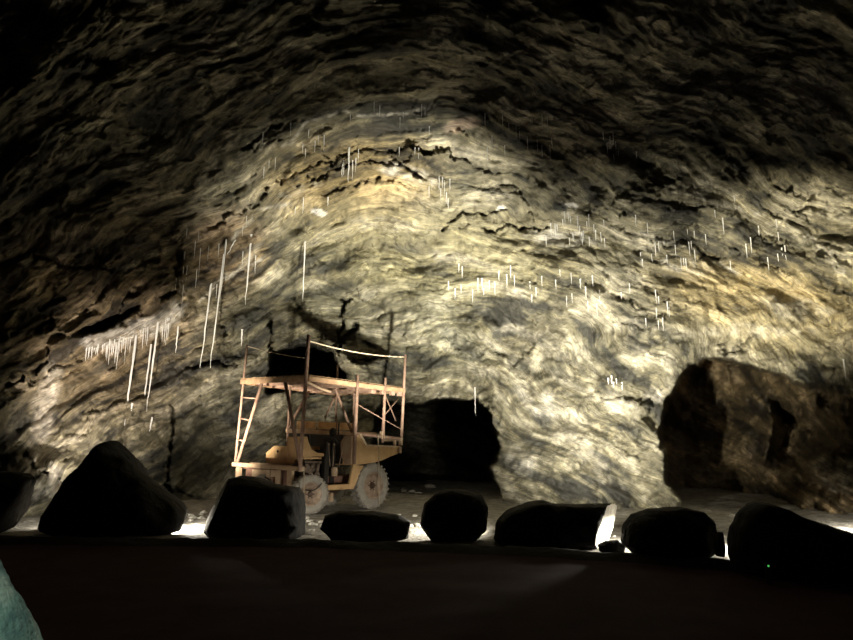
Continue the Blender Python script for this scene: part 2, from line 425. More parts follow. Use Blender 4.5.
# gaps and niches
gap = region([(72, 338), (82, 326), (100, 317), (120, 311), (138, 305), (134, 314), (114, 325), (98, 330), (84, 338)], 5)
H -= 1.5 * gap
niche = region([(270, 352), (282, 348), (300, 344), (318, 350), (334, 352), (346, 374), (346, 392), (268, 392)], 5)
H -= 15.0 * niche
H -= 1.2 * region([(120, 440), (128, 400), (120, 470)], 6)
# the two adits
mid = region([(368, 505), (372, 432), (380, 402), (414, 404), (438, 399), (476, 399), (488, 412), (497, 430), (495, 450), (491, 470), (500, 505)], 4)
adit = region([(690, 364), (706, 357), (728, 359), (748, 362), (768, 370), (800, 384), (853, 392), (960, 400), (960, 540), (690, 540), (676, 496), (667, 484), (662, 440), (663, 418), (669, 398), (679, 376)], 4)
fade = 1 - sstep(690, 835, U)
depth_adit = 1.6 + 8.0 * fade + 0.9 * fbm(U / 30, V / 34, oct=4) * 1.0
depth_adit += 4.5 * region([(770, 400), (800, 404), (836, 420), (838, 446), (818, 456), (800, 470), (770, 462)], 16)
depth_adit -= 1.3 * region([(806, 462), (822, 455), (870, 468), (870, 500), (820, 490), (806, 480)], 8)
depth_adit -= 2.2 * region([(760, 505), (800, 484), (870, 500), (870, 540), (740, 540)], 14)
D = D - H + adit * depth_adit + mid * (32.0 + 0.8 * fbm(U / 25, V / 25))
D = np.maximum(D, 0.8)

# rock colours (bands of pale calcite, olive schist, dark slate, ochre stain)
pil = blob(560, 410, 150, 120, 0, 0.5)
PQ = U * 0.80 + V * 0.60; PP = -U * 0.60 + V * 0.80          # the pillar's beds dip steeper
b = 0.44 + (1 - 0.55 * calm) * (0.66 * fbm(SQ / 150 + 3, SP / 34, oct=6, gain=.6) + 0.30 * fbm(SQ / 90, SP / 9 + 20, oct=4, gain=.6)) + 0.42 * fbm(U / 52, V / 34, oct=6, gain=.62) + 0.16 * facets(SQ / 34 + 2 * wx_, SP / 15 + 2 * wy_, 77) \
    + 0.55 * pil * fbm(PQ / 46, PP / 19, oct=5, gain=.58) + 0.12 * calm
dark = np.array([0.065, 0.064, 0.055]); olive = np.array([0.26, 0.24, 0.17]); cream = np.array([0.62, 0.58, 0.46])
def mix3(a, c, t): return a + (c - a) * t[..., None]
C = mix3(np.broadcast_to(dark, D.shape + (3,)), olive, sstep(0.02, 0.42, b))
C = mix3(C, cream, sstep(0.52, 0.95, b))
def tint(mask, rgb): 
    global C
    C = C * (1 + (np.array(rgb) - 1) * mask[..., None])
def patch(mask, rgb, amt=1.0):
    global C
    C = mix3(C, np.array(rgb), np.clip(mask * amt, 0, 1))
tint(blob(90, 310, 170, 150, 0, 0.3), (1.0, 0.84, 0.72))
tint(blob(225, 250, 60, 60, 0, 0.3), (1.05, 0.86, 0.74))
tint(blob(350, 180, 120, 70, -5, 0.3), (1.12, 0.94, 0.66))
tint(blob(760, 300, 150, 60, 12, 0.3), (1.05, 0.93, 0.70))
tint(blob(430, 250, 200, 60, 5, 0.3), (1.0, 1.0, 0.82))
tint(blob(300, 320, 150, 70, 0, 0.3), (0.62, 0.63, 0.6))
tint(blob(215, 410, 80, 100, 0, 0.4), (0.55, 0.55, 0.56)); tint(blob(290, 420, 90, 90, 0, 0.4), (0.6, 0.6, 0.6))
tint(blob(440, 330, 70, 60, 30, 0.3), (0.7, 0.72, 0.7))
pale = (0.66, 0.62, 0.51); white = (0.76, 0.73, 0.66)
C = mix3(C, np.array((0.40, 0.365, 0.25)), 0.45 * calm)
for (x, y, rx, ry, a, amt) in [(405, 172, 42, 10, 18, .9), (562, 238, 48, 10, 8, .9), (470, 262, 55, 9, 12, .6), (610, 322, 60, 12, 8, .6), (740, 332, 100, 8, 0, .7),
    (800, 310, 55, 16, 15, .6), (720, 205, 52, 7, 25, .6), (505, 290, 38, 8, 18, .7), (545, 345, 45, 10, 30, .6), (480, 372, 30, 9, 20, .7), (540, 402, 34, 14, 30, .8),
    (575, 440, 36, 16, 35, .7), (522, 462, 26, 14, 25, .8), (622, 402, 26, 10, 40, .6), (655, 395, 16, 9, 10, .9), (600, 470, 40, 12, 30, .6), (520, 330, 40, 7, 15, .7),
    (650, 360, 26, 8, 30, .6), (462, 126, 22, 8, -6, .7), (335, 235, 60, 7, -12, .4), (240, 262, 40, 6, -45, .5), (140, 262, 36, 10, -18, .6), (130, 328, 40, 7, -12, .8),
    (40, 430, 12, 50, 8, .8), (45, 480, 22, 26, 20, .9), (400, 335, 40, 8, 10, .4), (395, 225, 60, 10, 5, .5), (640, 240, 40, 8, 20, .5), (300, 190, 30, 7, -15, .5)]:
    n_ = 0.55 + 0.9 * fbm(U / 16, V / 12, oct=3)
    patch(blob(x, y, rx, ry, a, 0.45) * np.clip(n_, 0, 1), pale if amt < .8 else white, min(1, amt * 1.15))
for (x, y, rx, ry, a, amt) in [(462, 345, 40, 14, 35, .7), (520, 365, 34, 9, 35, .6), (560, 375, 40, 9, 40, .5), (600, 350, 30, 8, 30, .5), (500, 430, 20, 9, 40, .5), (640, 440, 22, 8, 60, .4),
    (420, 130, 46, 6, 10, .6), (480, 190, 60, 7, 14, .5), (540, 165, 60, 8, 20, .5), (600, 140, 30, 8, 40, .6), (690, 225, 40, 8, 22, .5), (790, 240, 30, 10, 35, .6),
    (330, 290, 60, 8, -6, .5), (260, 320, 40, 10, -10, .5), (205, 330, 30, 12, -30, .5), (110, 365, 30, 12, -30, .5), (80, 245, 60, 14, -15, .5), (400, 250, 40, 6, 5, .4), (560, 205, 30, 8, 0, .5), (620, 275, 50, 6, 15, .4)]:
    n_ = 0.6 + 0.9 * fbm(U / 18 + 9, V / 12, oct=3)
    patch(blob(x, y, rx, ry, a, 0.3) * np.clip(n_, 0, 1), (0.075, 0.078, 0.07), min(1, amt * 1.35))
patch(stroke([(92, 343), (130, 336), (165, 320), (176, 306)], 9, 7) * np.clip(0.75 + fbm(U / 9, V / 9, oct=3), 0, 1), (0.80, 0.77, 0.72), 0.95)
patch(stroke([(50, 372), (42, 420), (34, 458)], 8, 10) * np.clip(0.8 + fbm(U / 8, V / 14, oct=3), 0, 1), (0.76, 0.70, 0.60), 0.95)  # pale stroke, light painted onto the left column outside the far-left beam
# quartz eyes and thin veins
for pts, wd in [([(230, 243), (262, 210), (290, 205)], 1.5), ([(200, 300), (235, 270), (262, 258)], 1.2),
    ([(282, 150), (310, 120), (345, 112), (380, 116), (430, 106)], 1.6), ([(660, 262), (672, 255), (690, 264), (705, 276), (690, 274), (672, 268), (660, 262)], 1.3),
    ([(678, 178), (690, 192), (715, 205), (760, 215)], 2.0), ([(520, 105), (545, 110), (570, 125)], 1.6), ([(505, 110), (530, 103)], 1.2), ([(640, 232), (690, 250), (740, 275)], 1.2),
    ([(806, 238), (825, 248), (842, 272)], 6)]:
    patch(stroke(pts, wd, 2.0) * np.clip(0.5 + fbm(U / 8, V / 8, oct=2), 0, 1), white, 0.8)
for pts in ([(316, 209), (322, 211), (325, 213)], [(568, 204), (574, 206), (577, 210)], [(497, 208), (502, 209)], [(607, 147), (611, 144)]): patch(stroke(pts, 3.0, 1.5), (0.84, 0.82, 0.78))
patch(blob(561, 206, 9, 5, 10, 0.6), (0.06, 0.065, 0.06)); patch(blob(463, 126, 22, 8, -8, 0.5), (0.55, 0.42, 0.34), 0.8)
tint(adit, (0.92, 0.74, 0.56))
patch(adit * blob(838, 475, 30, 24, 15, 0.55) * np.clip(0.7 + fbm(U / 9, V / 9, oct=3), 0, 1), (0.56, 0.51, 0.40), 0.9)  # pale blob paints the lit look of the boulder inside the adit
patch(adit * blob(765, 455, 26, 26, 0, 0.4) * np.clip(0.4 + fbm(U / 12, V / 12, oct=3), 0, 1), (0.22, 0.17, 0.12), 0.7)  # half-lit part of the adit painted as colour
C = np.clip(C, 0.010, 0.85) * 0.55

P = np.stack([X * D, D, EYE + Z * D], -1)
VEC = np.stack([SQ / 40.0 + wx_, SP / 7.5 + 1.5 * wy_, D * 0.12], -1)
zc = EYE + Z[:-1, :-1] * D[:-1, :-1]
is_roof = (Z[:-1, :-1] > 0.62)
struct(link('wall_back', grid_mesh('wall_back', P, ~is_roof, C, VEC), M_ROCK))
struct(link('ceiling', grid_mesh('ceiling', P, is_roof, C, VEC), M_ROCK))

def shell_depth(u, v):
    d = ray(u, v); x, z = d.x / d.y, d.z / d.y
    i = int(np.clip(np.searchsorted(GZ, z), 1, len(GZ) - 1)); j = int(np.clip(np.searchsorted(GX, x), 1, len(GX) - 1))
    return float(D[i, j])
def on_shell(u, v, off=0.0): return at_depth(u, v, shell_depth(u, v) - off)

# ------------------------------------------------------------------ cave floor and visitors' path
KERB = [(-14.0, 13.6), (-7.6, 12.15), (-2.0, 11.75), (2.0, 10.7), (6.4, 8.6), (11.0, 6.6)]
def kerb_y(x): return np.interp(x, [k[0] for k in KERB], [k[1] for k in KERB])
fx = np.linspace(-17, 17, 260); fy = np.linspace(0, 1, 200) ** 1.3
FX, FT = np.meshgrid(fx, fy)
FY = kerb_y(FX) + 0.1 + FT * 24
FZ = 0.05 * fbm(FX / 1.2, FY / 1.2) + 0.03 * fbm(FX / 0.3, FY / 0.3) + 0.10 * np.clip(fbm(FX / 2.5, FY / 2.5 + 7), 0, 1) * sstep(12, 19, FY) - 0.02
near_t = np.hypot(FX + 2.6, (FY - 18.2)); FZ = FZ * sstep(1.0, 3.5, near_t) - 0.015 * (1 - sstep(1.0, 3.5, near_t))
struct(link('floor', grid_mesh('floor', np.stack([FX, FY, FZ], -1)), M_FLOOR))
fx = np.linspace(-14, 11, 90); FX, FT = np.meshgrid(fx, np.linspace(0, 1, 70))
FY = -2 + FT * (kerb_y(FX) + 2.12)
FZ = 0.012 * fbm(FX / 0.7, FY / 0.7) - 0.01
o = struct(link('floor_path', grid_mesh('floor_path', np.stack([FX, FY, FZ], -1)), M_PATH)); o.name = 'floor_front'
# low earth kerb under the boulders
kx = np.linspace(-14, 11, 200); kt = np.linspace(-1, 1, 13); KX, KT = np.meshgrid(kx, kt)
KY = kerb_y(KX) + KT * 0.34
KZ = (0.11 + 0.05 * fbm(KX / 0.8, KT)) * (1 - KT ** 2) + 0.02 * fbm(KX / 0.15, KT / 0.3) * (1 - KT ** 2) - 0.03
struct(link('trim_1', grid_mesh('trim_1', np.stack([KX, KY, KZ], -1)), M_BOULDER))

# ------------------------------------------------------------------ boulders
def boulder(name, outline, base_uv, thick, label, seed, mat=M_BOULDER, boxy=2.6, rough=0.06, group=None, cat='boulder', cuts=()):
    """outline: pixel silhouette of the boulder; it gets its own distance, real size and a rounded body"""
    Y = ground(*base_uv).y + thick * 0.45
    pts = [at_depth(u, v, Y) for u, v in outline]
    xs = [p.x for p in pts]; zs = [p.z for p in pts]
    cx, cz = (min(xs) + max(xs)) / 2, min(zs) * 0.62 + max(zs) * 0.38
    ang = np.array([math.atan2(p.z - cz, p.x - cx) for p in pts]); rad = np.array([math.hypot(p.z - cz, p.x - cx) for p in pts])
    # densify the outline linearly, then look radii up by angle
    A2, R2 = [], []
    n = len(pts)
    for i in range(n):
        a, c = pts[i], pts[(i + 1) % n]
        for k in range(12):
            q = a.lerp(c, k / 12); A2.append(math.atan2(q.z - cz, q.x - cx)); R2.append(math.hypot(q.z - cz, q.x - cx))
    A2 = np.array(A2); R2 = np.array(R2); s = np.argsort(A2); A2 = A2[s]; R2 = R2[s]
    A2 = np.concatenate([A2 - 2 * math.pi, A2, A2 + 2 * math.pi]); R2 = np.tile(R2, 3)
    bm = bmesh.new(); bmesh.ops.create_icosphere(bm, subdivisions=5, radius=1.0)
    co = np.array([v.co[:] for v in bm.verts])
    rr = np.hypot(co[:, 0], co[:, 2]); th = np.arctan2(co[:, 2], co[:, 0])
    sup = (rr ** boxy + np.abs(co[:, 1]) ** boxy) ** (-1 / boxy)
    R = np.interp(th, A2, R2)
    px_, py_, pz_ = np.cos(th) * rr * sup * R, co[:, 1] * sup * thick * 0.5, np.sin(th) * rr * sup * R
    sz = max(max(xs) - min(xs), 0.4)
    facet = ridge(px_ * 1.6 / sz + seed, pz_ * 1.6 / sz + py_ * 1.4 / sz) * 0.35
    nn = fbm(px_ * 2.2 + seed * 3.1, py_ * 2.2, pz_ * 2.2, oct=4)
    amp = rough * (0.35 + 0.65 * np.abs(co[:, 1]))
    sc_ = 1 + amp * (nn + facet) + 0.02 * fbm(px_ * 9, py_ * 9, pz_ * 9 + seed, oct=3)
    wx, wy, wz = cx + px_ * sc_, Y + py_ * sc_ * (1 + 0.25 * nn), cz + pz_ * sc_
    lit_face = np.zeros(len(wx), bool)
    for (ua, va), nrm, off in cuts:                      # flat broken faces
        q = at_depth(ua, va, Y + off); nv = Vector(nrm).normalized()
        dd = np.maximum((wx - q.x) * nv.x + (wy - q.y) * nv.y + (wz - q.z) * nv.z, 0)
        lit_face |= dd > 0.004
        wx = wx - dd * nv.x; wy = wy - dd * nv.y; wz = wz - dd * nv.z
    wz = np.maximum(wz, -0.04 + 0.01 * np.sin(wx * 9))
    bx, by = cx, Y
    for v, a, b_, c in zip(bm.verts, wx - bx, wy - by, wz): v.co = (a, b_, c)
    me = bpy.data.meshes.new(name); bm.to_mesh(me); bm.free()
    o = link(name, me, mat, smooth=True); o.location = (bx, by, 0)
    if cuts:                                             # cut faces made paler to look floodlit
        me.materials.append(M_LITFACE)
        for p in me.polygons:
            if all(lit_face[i] for i in p.vertices): p.material_index = 1; p.use_smooth = False
    return tag(o, label, cat, group)
BG = None
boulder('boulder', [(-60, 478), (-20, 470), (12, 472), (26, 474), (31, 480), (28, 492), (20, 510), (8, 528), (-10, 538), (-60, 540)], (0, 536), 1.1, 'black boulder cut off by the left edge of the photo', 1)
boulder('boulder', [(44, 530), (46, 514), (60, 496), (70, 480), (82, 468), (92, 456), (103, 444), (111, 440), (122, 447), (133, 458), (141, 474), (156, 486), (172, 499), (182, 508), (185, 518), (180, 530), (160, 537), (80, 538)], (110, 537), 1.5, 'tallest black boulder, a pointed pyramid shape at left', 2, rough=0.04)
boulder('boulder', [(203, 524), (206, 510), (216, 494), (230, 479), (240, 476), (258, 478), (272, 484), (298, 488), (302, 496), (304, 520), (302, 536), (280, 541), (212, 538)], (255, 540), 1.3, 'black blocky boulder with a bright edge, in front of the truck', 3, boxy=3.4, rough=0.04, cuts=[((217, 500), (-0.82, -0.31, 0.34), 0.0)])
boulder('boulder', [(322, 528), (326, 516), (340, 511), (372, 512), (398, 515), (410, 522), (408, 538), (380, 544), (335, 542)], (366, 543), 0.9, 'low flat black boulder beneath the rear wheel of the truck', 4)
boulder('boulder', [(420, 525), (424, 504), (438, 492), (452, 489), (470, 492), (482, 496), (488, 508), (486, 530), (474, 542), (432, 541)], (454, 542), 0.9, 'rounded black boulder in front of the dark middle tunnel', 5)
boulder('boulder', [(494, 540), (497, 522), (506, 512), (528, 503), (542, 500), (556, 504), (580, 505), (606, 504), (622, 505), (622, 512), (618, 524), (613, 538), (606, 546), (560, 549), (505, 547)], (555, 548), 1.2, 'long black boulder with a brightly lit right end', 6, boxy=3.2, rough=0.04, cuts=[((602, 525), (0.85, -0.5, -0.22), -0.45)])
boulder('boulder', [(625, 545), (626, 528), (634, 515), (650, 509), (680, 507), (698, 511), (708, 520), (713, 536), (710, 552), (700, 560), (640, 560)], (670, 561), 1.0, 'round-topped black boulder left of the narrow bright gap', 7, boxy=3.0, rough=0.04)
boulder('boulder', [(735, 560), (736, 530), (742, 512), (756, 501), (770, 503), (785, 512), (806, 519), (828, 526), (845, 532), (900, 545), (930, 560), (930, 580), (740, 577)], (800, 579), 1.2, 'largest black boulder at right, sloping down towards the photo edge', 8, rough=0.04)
boulder('rock', [(717, 556), (716, 540), (718, 532), (722, 532), (724, 546), (723, 557)], (720, 566), 0.2, 'small upright grey rock at the right side of the round-topped boulder', 9, cat='rock')
boulder('rock', [(598, 545), (606, 541), (618, 540), (626, 545), (624, 552), (600, 552)], (612, 551), 0.3, 'small rock on the ground beside the lit boulder end', 11, cat='rock')

# ------------------------------------------------------------------ stones on the floor
def stone_mesh(seed, n=3):
    bm = bmesh.new(); bmesh.ops.create_icosphere(bm, subdivisions=n, radius=0.5)
    co = np.array([v.co[:] for v in bm.verts])
    k = 1 + 0.45 * fbm(co[:, 0] * 1.6 + seed * 7, co[:, 1] * 1.6, co[:, 2] * 1.6, oct=3)
    for v, c, s in zip(bm.verts, co, k): v.co = Vector(c) * float(s)
    for v in bm.verts: v.co.z = max(v.co.z * 0.7, -0.2) + 0.2
    me = bpy.data.meshes.new('stone'); bm.to_mesh(me); bm.free(); me.materials.append(M_STONE)
    me.polygons.foreach_set('use_smooth', [False] * len(me.polygons)); return me
STN = [stone_mesh(i) for i in range(5)]
SPOTS = []
def stone(u, v, size, label, group=None, flat=1.0):
    p = ground(u, v)
    if any(math.hypot(p.x - a, p.y - b) < 0.75 * (size + c) for a, b, c in SPOTS): return
    SPOTS.append((p.x, p.y, size))
    o = bpy.data.objects.new('stone', random.choice(STN)); COL.objects.link(o)
    o.location = (p.x, p.y, -0.02); o.scale = (size, size * random.uniform(.7, 1.2), size * flat * random.uniform(.6, .9)); o.rotation_euler.z = random.uniform(0, 6.28)
    return tag(o, label, 'stone', group)
for k in range(16): stone(random.uniform(184, 204), random.uniform(512, 531), random.uniform(.08, .2), 'broken pale stone on the lit ground between the pointed and blocky boulders', 'stones between the left boulders')
for k in range(14): stone(random.uniform(304, 326), random.uniform(516, 532), random.uniform(.1, .22), 'pale stone on the ground under the front wheel of the truck', 'stones by the front wheel')
for k in range(10): stone(random.uniform(388, 420), random.uniform(514, 528), random.uniform(.1, .2), 'pale stone between the flat and the rounded boulder', 'stones behind the flat boulder')
for k in range(7): stone(random.uniform(600, 626), random.uniform(534, 546), random.uniform(.05, .12), 'small stone on the ground right of the lit boulder end', 'stones right of the lit boulder')
stone(706, 511, 0.28, 'small white slab on the floor of the right tunnel, the left one of two', flat=.5)
stone(734, 516, 0.30, 'small white slab on the floor of the right tunnel, the right one of two', flat=.5)
stone(430, 488, 0.5, 'single pale stone on the dark floor of the middle tunnel')
for k in range(6): stone(random.uniform(402, 420), random.uniform(490, 494), random.uniform(.2, .4), 'pale rubble piece at the left foot of the middle tunnel', 'rubble in the middle tunnel')

# ------------------------------------------------------------------ green indicator lamp among the right boulders
m_g, N_, L_, B_ = new_mat('green_glow'); B_.inputs['Base Color'].default_value = (0.05, 0.4, 0.08, 1)
B_.inputs['Emission Color'].default_value = (0.15, 1.0, 0.2, 1); B_.inputs['Emission Strength'].default_value = 0.5
m_k = mat_noise('black_plastic', [(0.3, (0.02, 0.02, 0.02)), (0.7, (0.03, 0.03, 0.03))], 8, 0.5, 0)
gy = ground(800, 579).y - 0.30; gp = at_depth(768.5, 566, gy)
gl = empty('indicator_light', (gp.x, gy, 0)); tag(gl, 'tiny green glowing light in front of the largest right boulder', 'indicator light')
mb = MB(); mb.box((0, 0.035, gp.z * 0.5 + 0.01), (0.05, 0.06, gp.z + 0.06), bev=0.006); mb.done('housing', m_k, gl)
mb = MB(); mb.ball((0, 0.0, gp.z), 0.012, 2); mb.done('lens', m_g, gl)

# ------------------------------------------------------------------ the scaffold truck
M_YEL = mat_noise('dusty_yellow_paint', [(0.28, (0.29, 0.165, 0.082)), (0.45, (0.49, 0.315, 0.155)), (0.7, (0.60, 0.42, 0.23))], 2.6, 0.75, 0.25, 18, dist=0.01)
M_PALE = mat_noise('dusty_pale_paint', [(0.28, (0.2970, 0.1980, 0.1320)), (0.5, (0.4488, 0.3300, 0.2244)), (0.75, (0.5280, 0.4224, 0.2970))], 3.0, 0.8, 0.25, 18, dist=0.01)
M_PIPE = mat_noise('rusty_pipe', [(0.3, (0.1452, 0.0792, 0.0561)), (0.55, (0.2508, 0.1683, 0.1254)), (0.75, (0.3168, 0.2310, 0.1782))], 5.0, 0.75, 0.2, 30, dist=0.005)
M_WOOD = mat_noise('deck_boards', [(0.3, (0.1584, 0.0924, 0.0528)), (0.6, (0.2772, 0.1815, 0.1056)), (0.8, (0.3432, 0.2442, 0.1584))], 4.0, 0.85, 0.3, 20, dist=0.01)
M_TYRE = mat_noise('dusty_tyre', [(0.3, (0.2160, 0.2000, 0.1760)), (0.7, (0.3600, 0.3360, 0.2960))], 6.0, 0.9, 0.3, 30, dist=0.01)
M_RIM = mat_noise('rusty_rim', [(0.3, (0.1716, 0.1122, 0.0792)), (0.55, (0.3168, 0.2442, 0.1848)), (0.8, (0.4092, 0.3432, 0.2772))], 5.0, 0.8, 0.2, 25, dist=0.005)
M_HUB = mat_noise('greasy_hub', [(0.3, (0.03, 0.02, 0.015)), (0.7, (0.12, 0.07, 0.05))], 8.0, 0.6, 0.2)
M_BLK = mat_noise('black_metal', [(0.3, (0.012, 0.011, 0.01)), (0.7, (0.035, 0.03, 0.026))], 6.0, 0.5, 0.2)
M_ENG = mat_noise('oily_engine', [(0.3, (0.05, 0.035, 0.025)), (0.55, (0.16, 0.12, 0.09)), (0.8, (0.32, 0.26, 0.2))], 7.0, 0.6, 0.3)
M_RUST = mat_noise('dark_rust', [(0.3, (0.12, 0.06, 0.045)), (0.7, (0.27, 0.16, 0.12))], 5.0, 0.85, 0.3)
M_ROPE = mat_noise('pale_rope', [(0.3, (0.2970, 0.2376, 0.1650)), (0.7, (0.4356, 0.3696, 0.2772))], 20.0, 0.9, 0.3, 80, dist=0.003)
TR = empty('scaffold_truck', (-2.990, 17.188, 0.0), math.radians(50))
tag(TR, 'rusty yellow mine truck with a pipe scaffold platform above it, parked before the rock face', 'truck')
def part(mb, name, mat, par=TR, smooth=False): return mb.done(name, mat, par, smooth)
# chassis and axles
mb = MB()
for t in (0.45, 1.35): mb.box((1.35, t, 0.78), (3.1, 0.12, 0.22), bev=0.01)
for s in (0.15, 1.2, 2.6): mb.box((s, 0.9, 0.76), (0.12, 0.8, 0.16))
part(mb, 'chassis', M_RUST)
for s, z in ((0.0, 0.49), (2.2, 0.62)):
    mb = MB(); mb.tube((s, 0.12, z), (s, 1.68, z), 0.07, n=14); mb.ball((s, 0.9, z), 0.17, 2, (1, 1.2, 1)); part(mb, 'axle', M_RUST, smooth=True)
# wheels
def wheel(s, t, R, W, out, lugs):
    y0 = -out * W / 2                                   # out = 1: outer face towards -t
    rr = R * 0.60
    mb = MB()
    pr = [(rr, -W * .42), (rr + .03, -W * .5), (R * .84, -W * .5), (R * .95, -W * .42), (R, -W * .25), (R, W * .25), (R * .95, W * .42), (R * .84, W * .5), (rr + .03, W * .5), (rr, W * .42), (rr, -W * .42)]
    mb.lathe(pr, (0, 0, 0), 48)
    for k in range(lugs):
        a = 2 * math.pi * k / lugs
        for sd in (-1, 1):
            aa = a + (math.pi / lugs if sd > 0 else 0)
            Rm = Matrix.Rotation(-aa, 3, 'Y') @ Matrix.Rotation(sd * 0.5, 3, 'X')
            mb.box((math.cos(aa) * (R - .008), sd * W * .25, math.sin(aa) * (R - .008)), (0.036 if R > .55 else 0.018, W * .5, R * 0.09), Rm)
    ty = part(mb, 'wheel', M_TYRE); ty.location = (s, t, R)
    if R < 0.55: ty.rotation_euler.z = -0.30
    mb = MB()
    q = -out
    mb.lathe([(rr + .005, q * W * .45), (rr - .02, q * W * .47), (rr - .05, q * W * .40), (rr - .07, q * W * .22), (rr * .55, q * W * .16), (rr * .40, q * W * .24), (0.0, q * W * .24)], (0, 0, 0), 40)
    mb.lathe([(rr + .002, -q * W * .45), (rr * .6, -q * W * .2), (0.0, -q * W * .2)], (0, 0, 0), 32)
    rim = mb.done('rim', M_RIM, ty, True)
    mb = MB(); mb.tube((0, q * W * .20, 0), (0, q * W * .42, 0), rr * .27, rr * .2, n=16)
    for k in range(6):
        a = 2 * math.pi * k / 6; mb.tube((math.cos(a) * rr * .34, q * W * .22, math.sin(a) * rr * .34), (math.cos(a) * rr * .34, q * W * .30, math.sin(a) * rr * .34), 0.018, n=6)
    mb.done('hub', M_HUB, rim)
    return ty
wheel(0.0, 0.03, 0.49, 0.30, 1, 30); wheel(2.2, 0.03, 0.62, 0.34, 1, 26)
wheel(0.0, 1.77, 0.49, 0.30, -1, 30); wheel(2.2, 1.77, 0.62, 0.34, -1, 26)
# front work basket
mb = MB(); mb.bar((-0.30, -0.06, 1.12), (-0.22, 3.10, 1.20), 0.13, 0.11, 0.01); part(mb, 'basket_rail', M_PALE)
mb = MB(); mb.bar((0.30, 0.9, 1.14), (0.30, 3.05, 1.2), 0.1, 0.1, 0.01); mb.bar((-0.22, 3.05, 1.19), (0.30, 3.05, 1.19), 0.08, 0.08); part(mb, 'basket_rail', M_PALE)
for t, wd in ((2.80, 0.20), (0.50, 0.21)):
    mb = MB(); mb.box((-0.24, t, 0.86), (0.09, wd, 0.52), bev=0.01); part(mb, 'basket_leg', M_PALE)
mb = MB(); mb.box((-0.2, 1.62, 0.62), (0.12, 2.5, 0.07), bev=0.01); part(mb, 'bottom_rail', M_PALE)
mb = MB()
mb.box((-0.12, 1.92, 0.86), (0.04, 0.82, 0.42), bev=0.005); mb.box((-0.10, 1.28, 0.85), (0.05, 0.44, 0.44), bev=0.005)
part(mb, 'front_panel', M_PALE)
for t, wd in ((0.85, 0.56), (2.55, 0.42)):
    mb = MB(); mb.box((-0.02, t, 0.86), (0.04, wd, 0.43)); part(mb, 'rusty_panel', M_RUST)
mb = MB(); mb.tube((-0.2, 1.38, 0.78), (-0.12, 1.38, 0.78), 0.05, n=12); mb.tube((-0.17, 1.38, 0.78), (-0.17, 1.75, 0.90), 0.02, n=8); part(mb, 'tow_hook', M_BLK)
mb = MB(); mb.box((0.12, 1.6, 1.10), (0.55, 2.3, 0.03)); part(mb, 'basket_floor', M_RUST)
# hood, engine, side panel, seat and controls
mb = MB(); mb.prism([(1.02, 1.20), (1.02, 1.70), (2.00, 1.71), (2.34, 1.52), (2.33, 1.24)], 0.30, 1.20, 'x', 0.02); hood = part(mb, 'engine_hood', M_YEL)
mb = MB(); mb.tube((0.28, 1.78, 1.56), (0.31, 1.78, 1.56), 0.035, n=12); mb.done('hood_latch', M_BLK, hood)
mb = MB(); mb.prism([(-0.04, 1.42), (-0.04, 1.94), (0.10, 1.95), (0.16, 1.78), (0.26, 1.62), (0.44, 1.53), (0.74, 1.50), (0.74, 1.43)], 0.28, 0.95, 'y', 0.012); part(mb, 'seat_panel', M_YEL)
mb = MB(); mb.box((0.28, 0.45, 1.385), (0.62, 0.40, 0.05), bev=0.01); part(mb, 'engine_cover', M_YEL)
mb = MB(); mb.box((0.32, 0.62, 1.02), (0.55, 0.5, 0.45), bev=0.03)
for k in range(3): mb.tube((0.12 + k * 0.2, 0.38, 0.95), (0.12 + k * 0.2, 0.30, 1.25), 0.05, n=10)
mb.tube((0.05, 0.32, 1.30), (0.62, 0.32, 1.27), 0.035, n=10); mb.tube((0.6, 0.35, 0.75), (0.05, 0.33, 0.95), 0.04, n=10)
mb.tube((0.15, 0.26, 1.05), (0.15, 0.34, 1.05), 0.13, n=18); mb.tube((0.45, 0.26, 0.95), (0.45, 0.34, 0.95), 0.09, n=16)
part(mb, 'engine', M_ENG)
mb = MB(); mb.box((0.62, 0.75, 1.50), (0.5, 0.5, 0.12), bev=0.04); mb.box((0.38, 0.75, 1.78), (0.12, 0.5, 0.5), Matrix.Rotation(-0.2, 3, 'Y'), 0.04); part(mb, 'seat', M_BLK)
mb = MB()
for s, t in ((0.74, 0.30), (1.06, 0.42)): mb.bar((s, t, 0.66), (s + .04, t, 1.80), 0.14, 0.16, 0.01)
mb.bar((0.70, 0.36, 1.00), (1.2, 0.4, 0.92), 0.1, 0.12); mb.box((0.9, 0.6, 1.25), (0.5, 0.3, 0.7), bev=0.03)
part(mb, 'control_pedestal', M_BLK)
mb = MB()
pts = []
for k in range(25):
    a = 2 * math.pi * k / 24; v = Matrix.Rotation(0.55, 3, 'Y') @ Vector((0.24 * math.cos(a), 0.24 * math.sin(a), 0)); pts.append(Vector((1.02, 0.40, 1.84)) + v)
mb.path(pts, 0.022); mb.tube((1.02, 0.40, 1.84), (0.92, 0.42, 1.60), 0.03)
for k in (0, 8, 16): mb.tube(pts[k], (1.02, 0.40, 1.84), 0.015)
part(mb, 'steering_wheel', M_BLK)
mb = MB(); mb.ball((1.06, 0.36, 2.08), 0.11, 2, (1, 1, 1.15)); mb.tube((1.06, 0.36, 1.75), (1.06, 0.36, 2.05), 0.04); mb.tube((1.2, 0.30, 2.0), (1.22, 0.30, 2.36), 0.02); part(mb, 'lamp_head', M_BLK, smooth=True)
for s, t, ds in ((0.88, 0.24, -0.08), (0.98, 0.24, 0.02), (1.22, 0.26, 0.14)):
    mb = MB(); mb.tube((s, t, 1.15), (s + ds, t, 1.72), 0.014, n=8); mb.ball((s + ds, t, 1.74), 0.035, 2); part(mb, 'control_lever', M_RIM, smooth=True)
mb = MB(); mb.box((1.0, 0.2, 1.02), (0.18, 0.1, 0.24), bev=0.02); part(mb, 'valve_block', M_PALE)
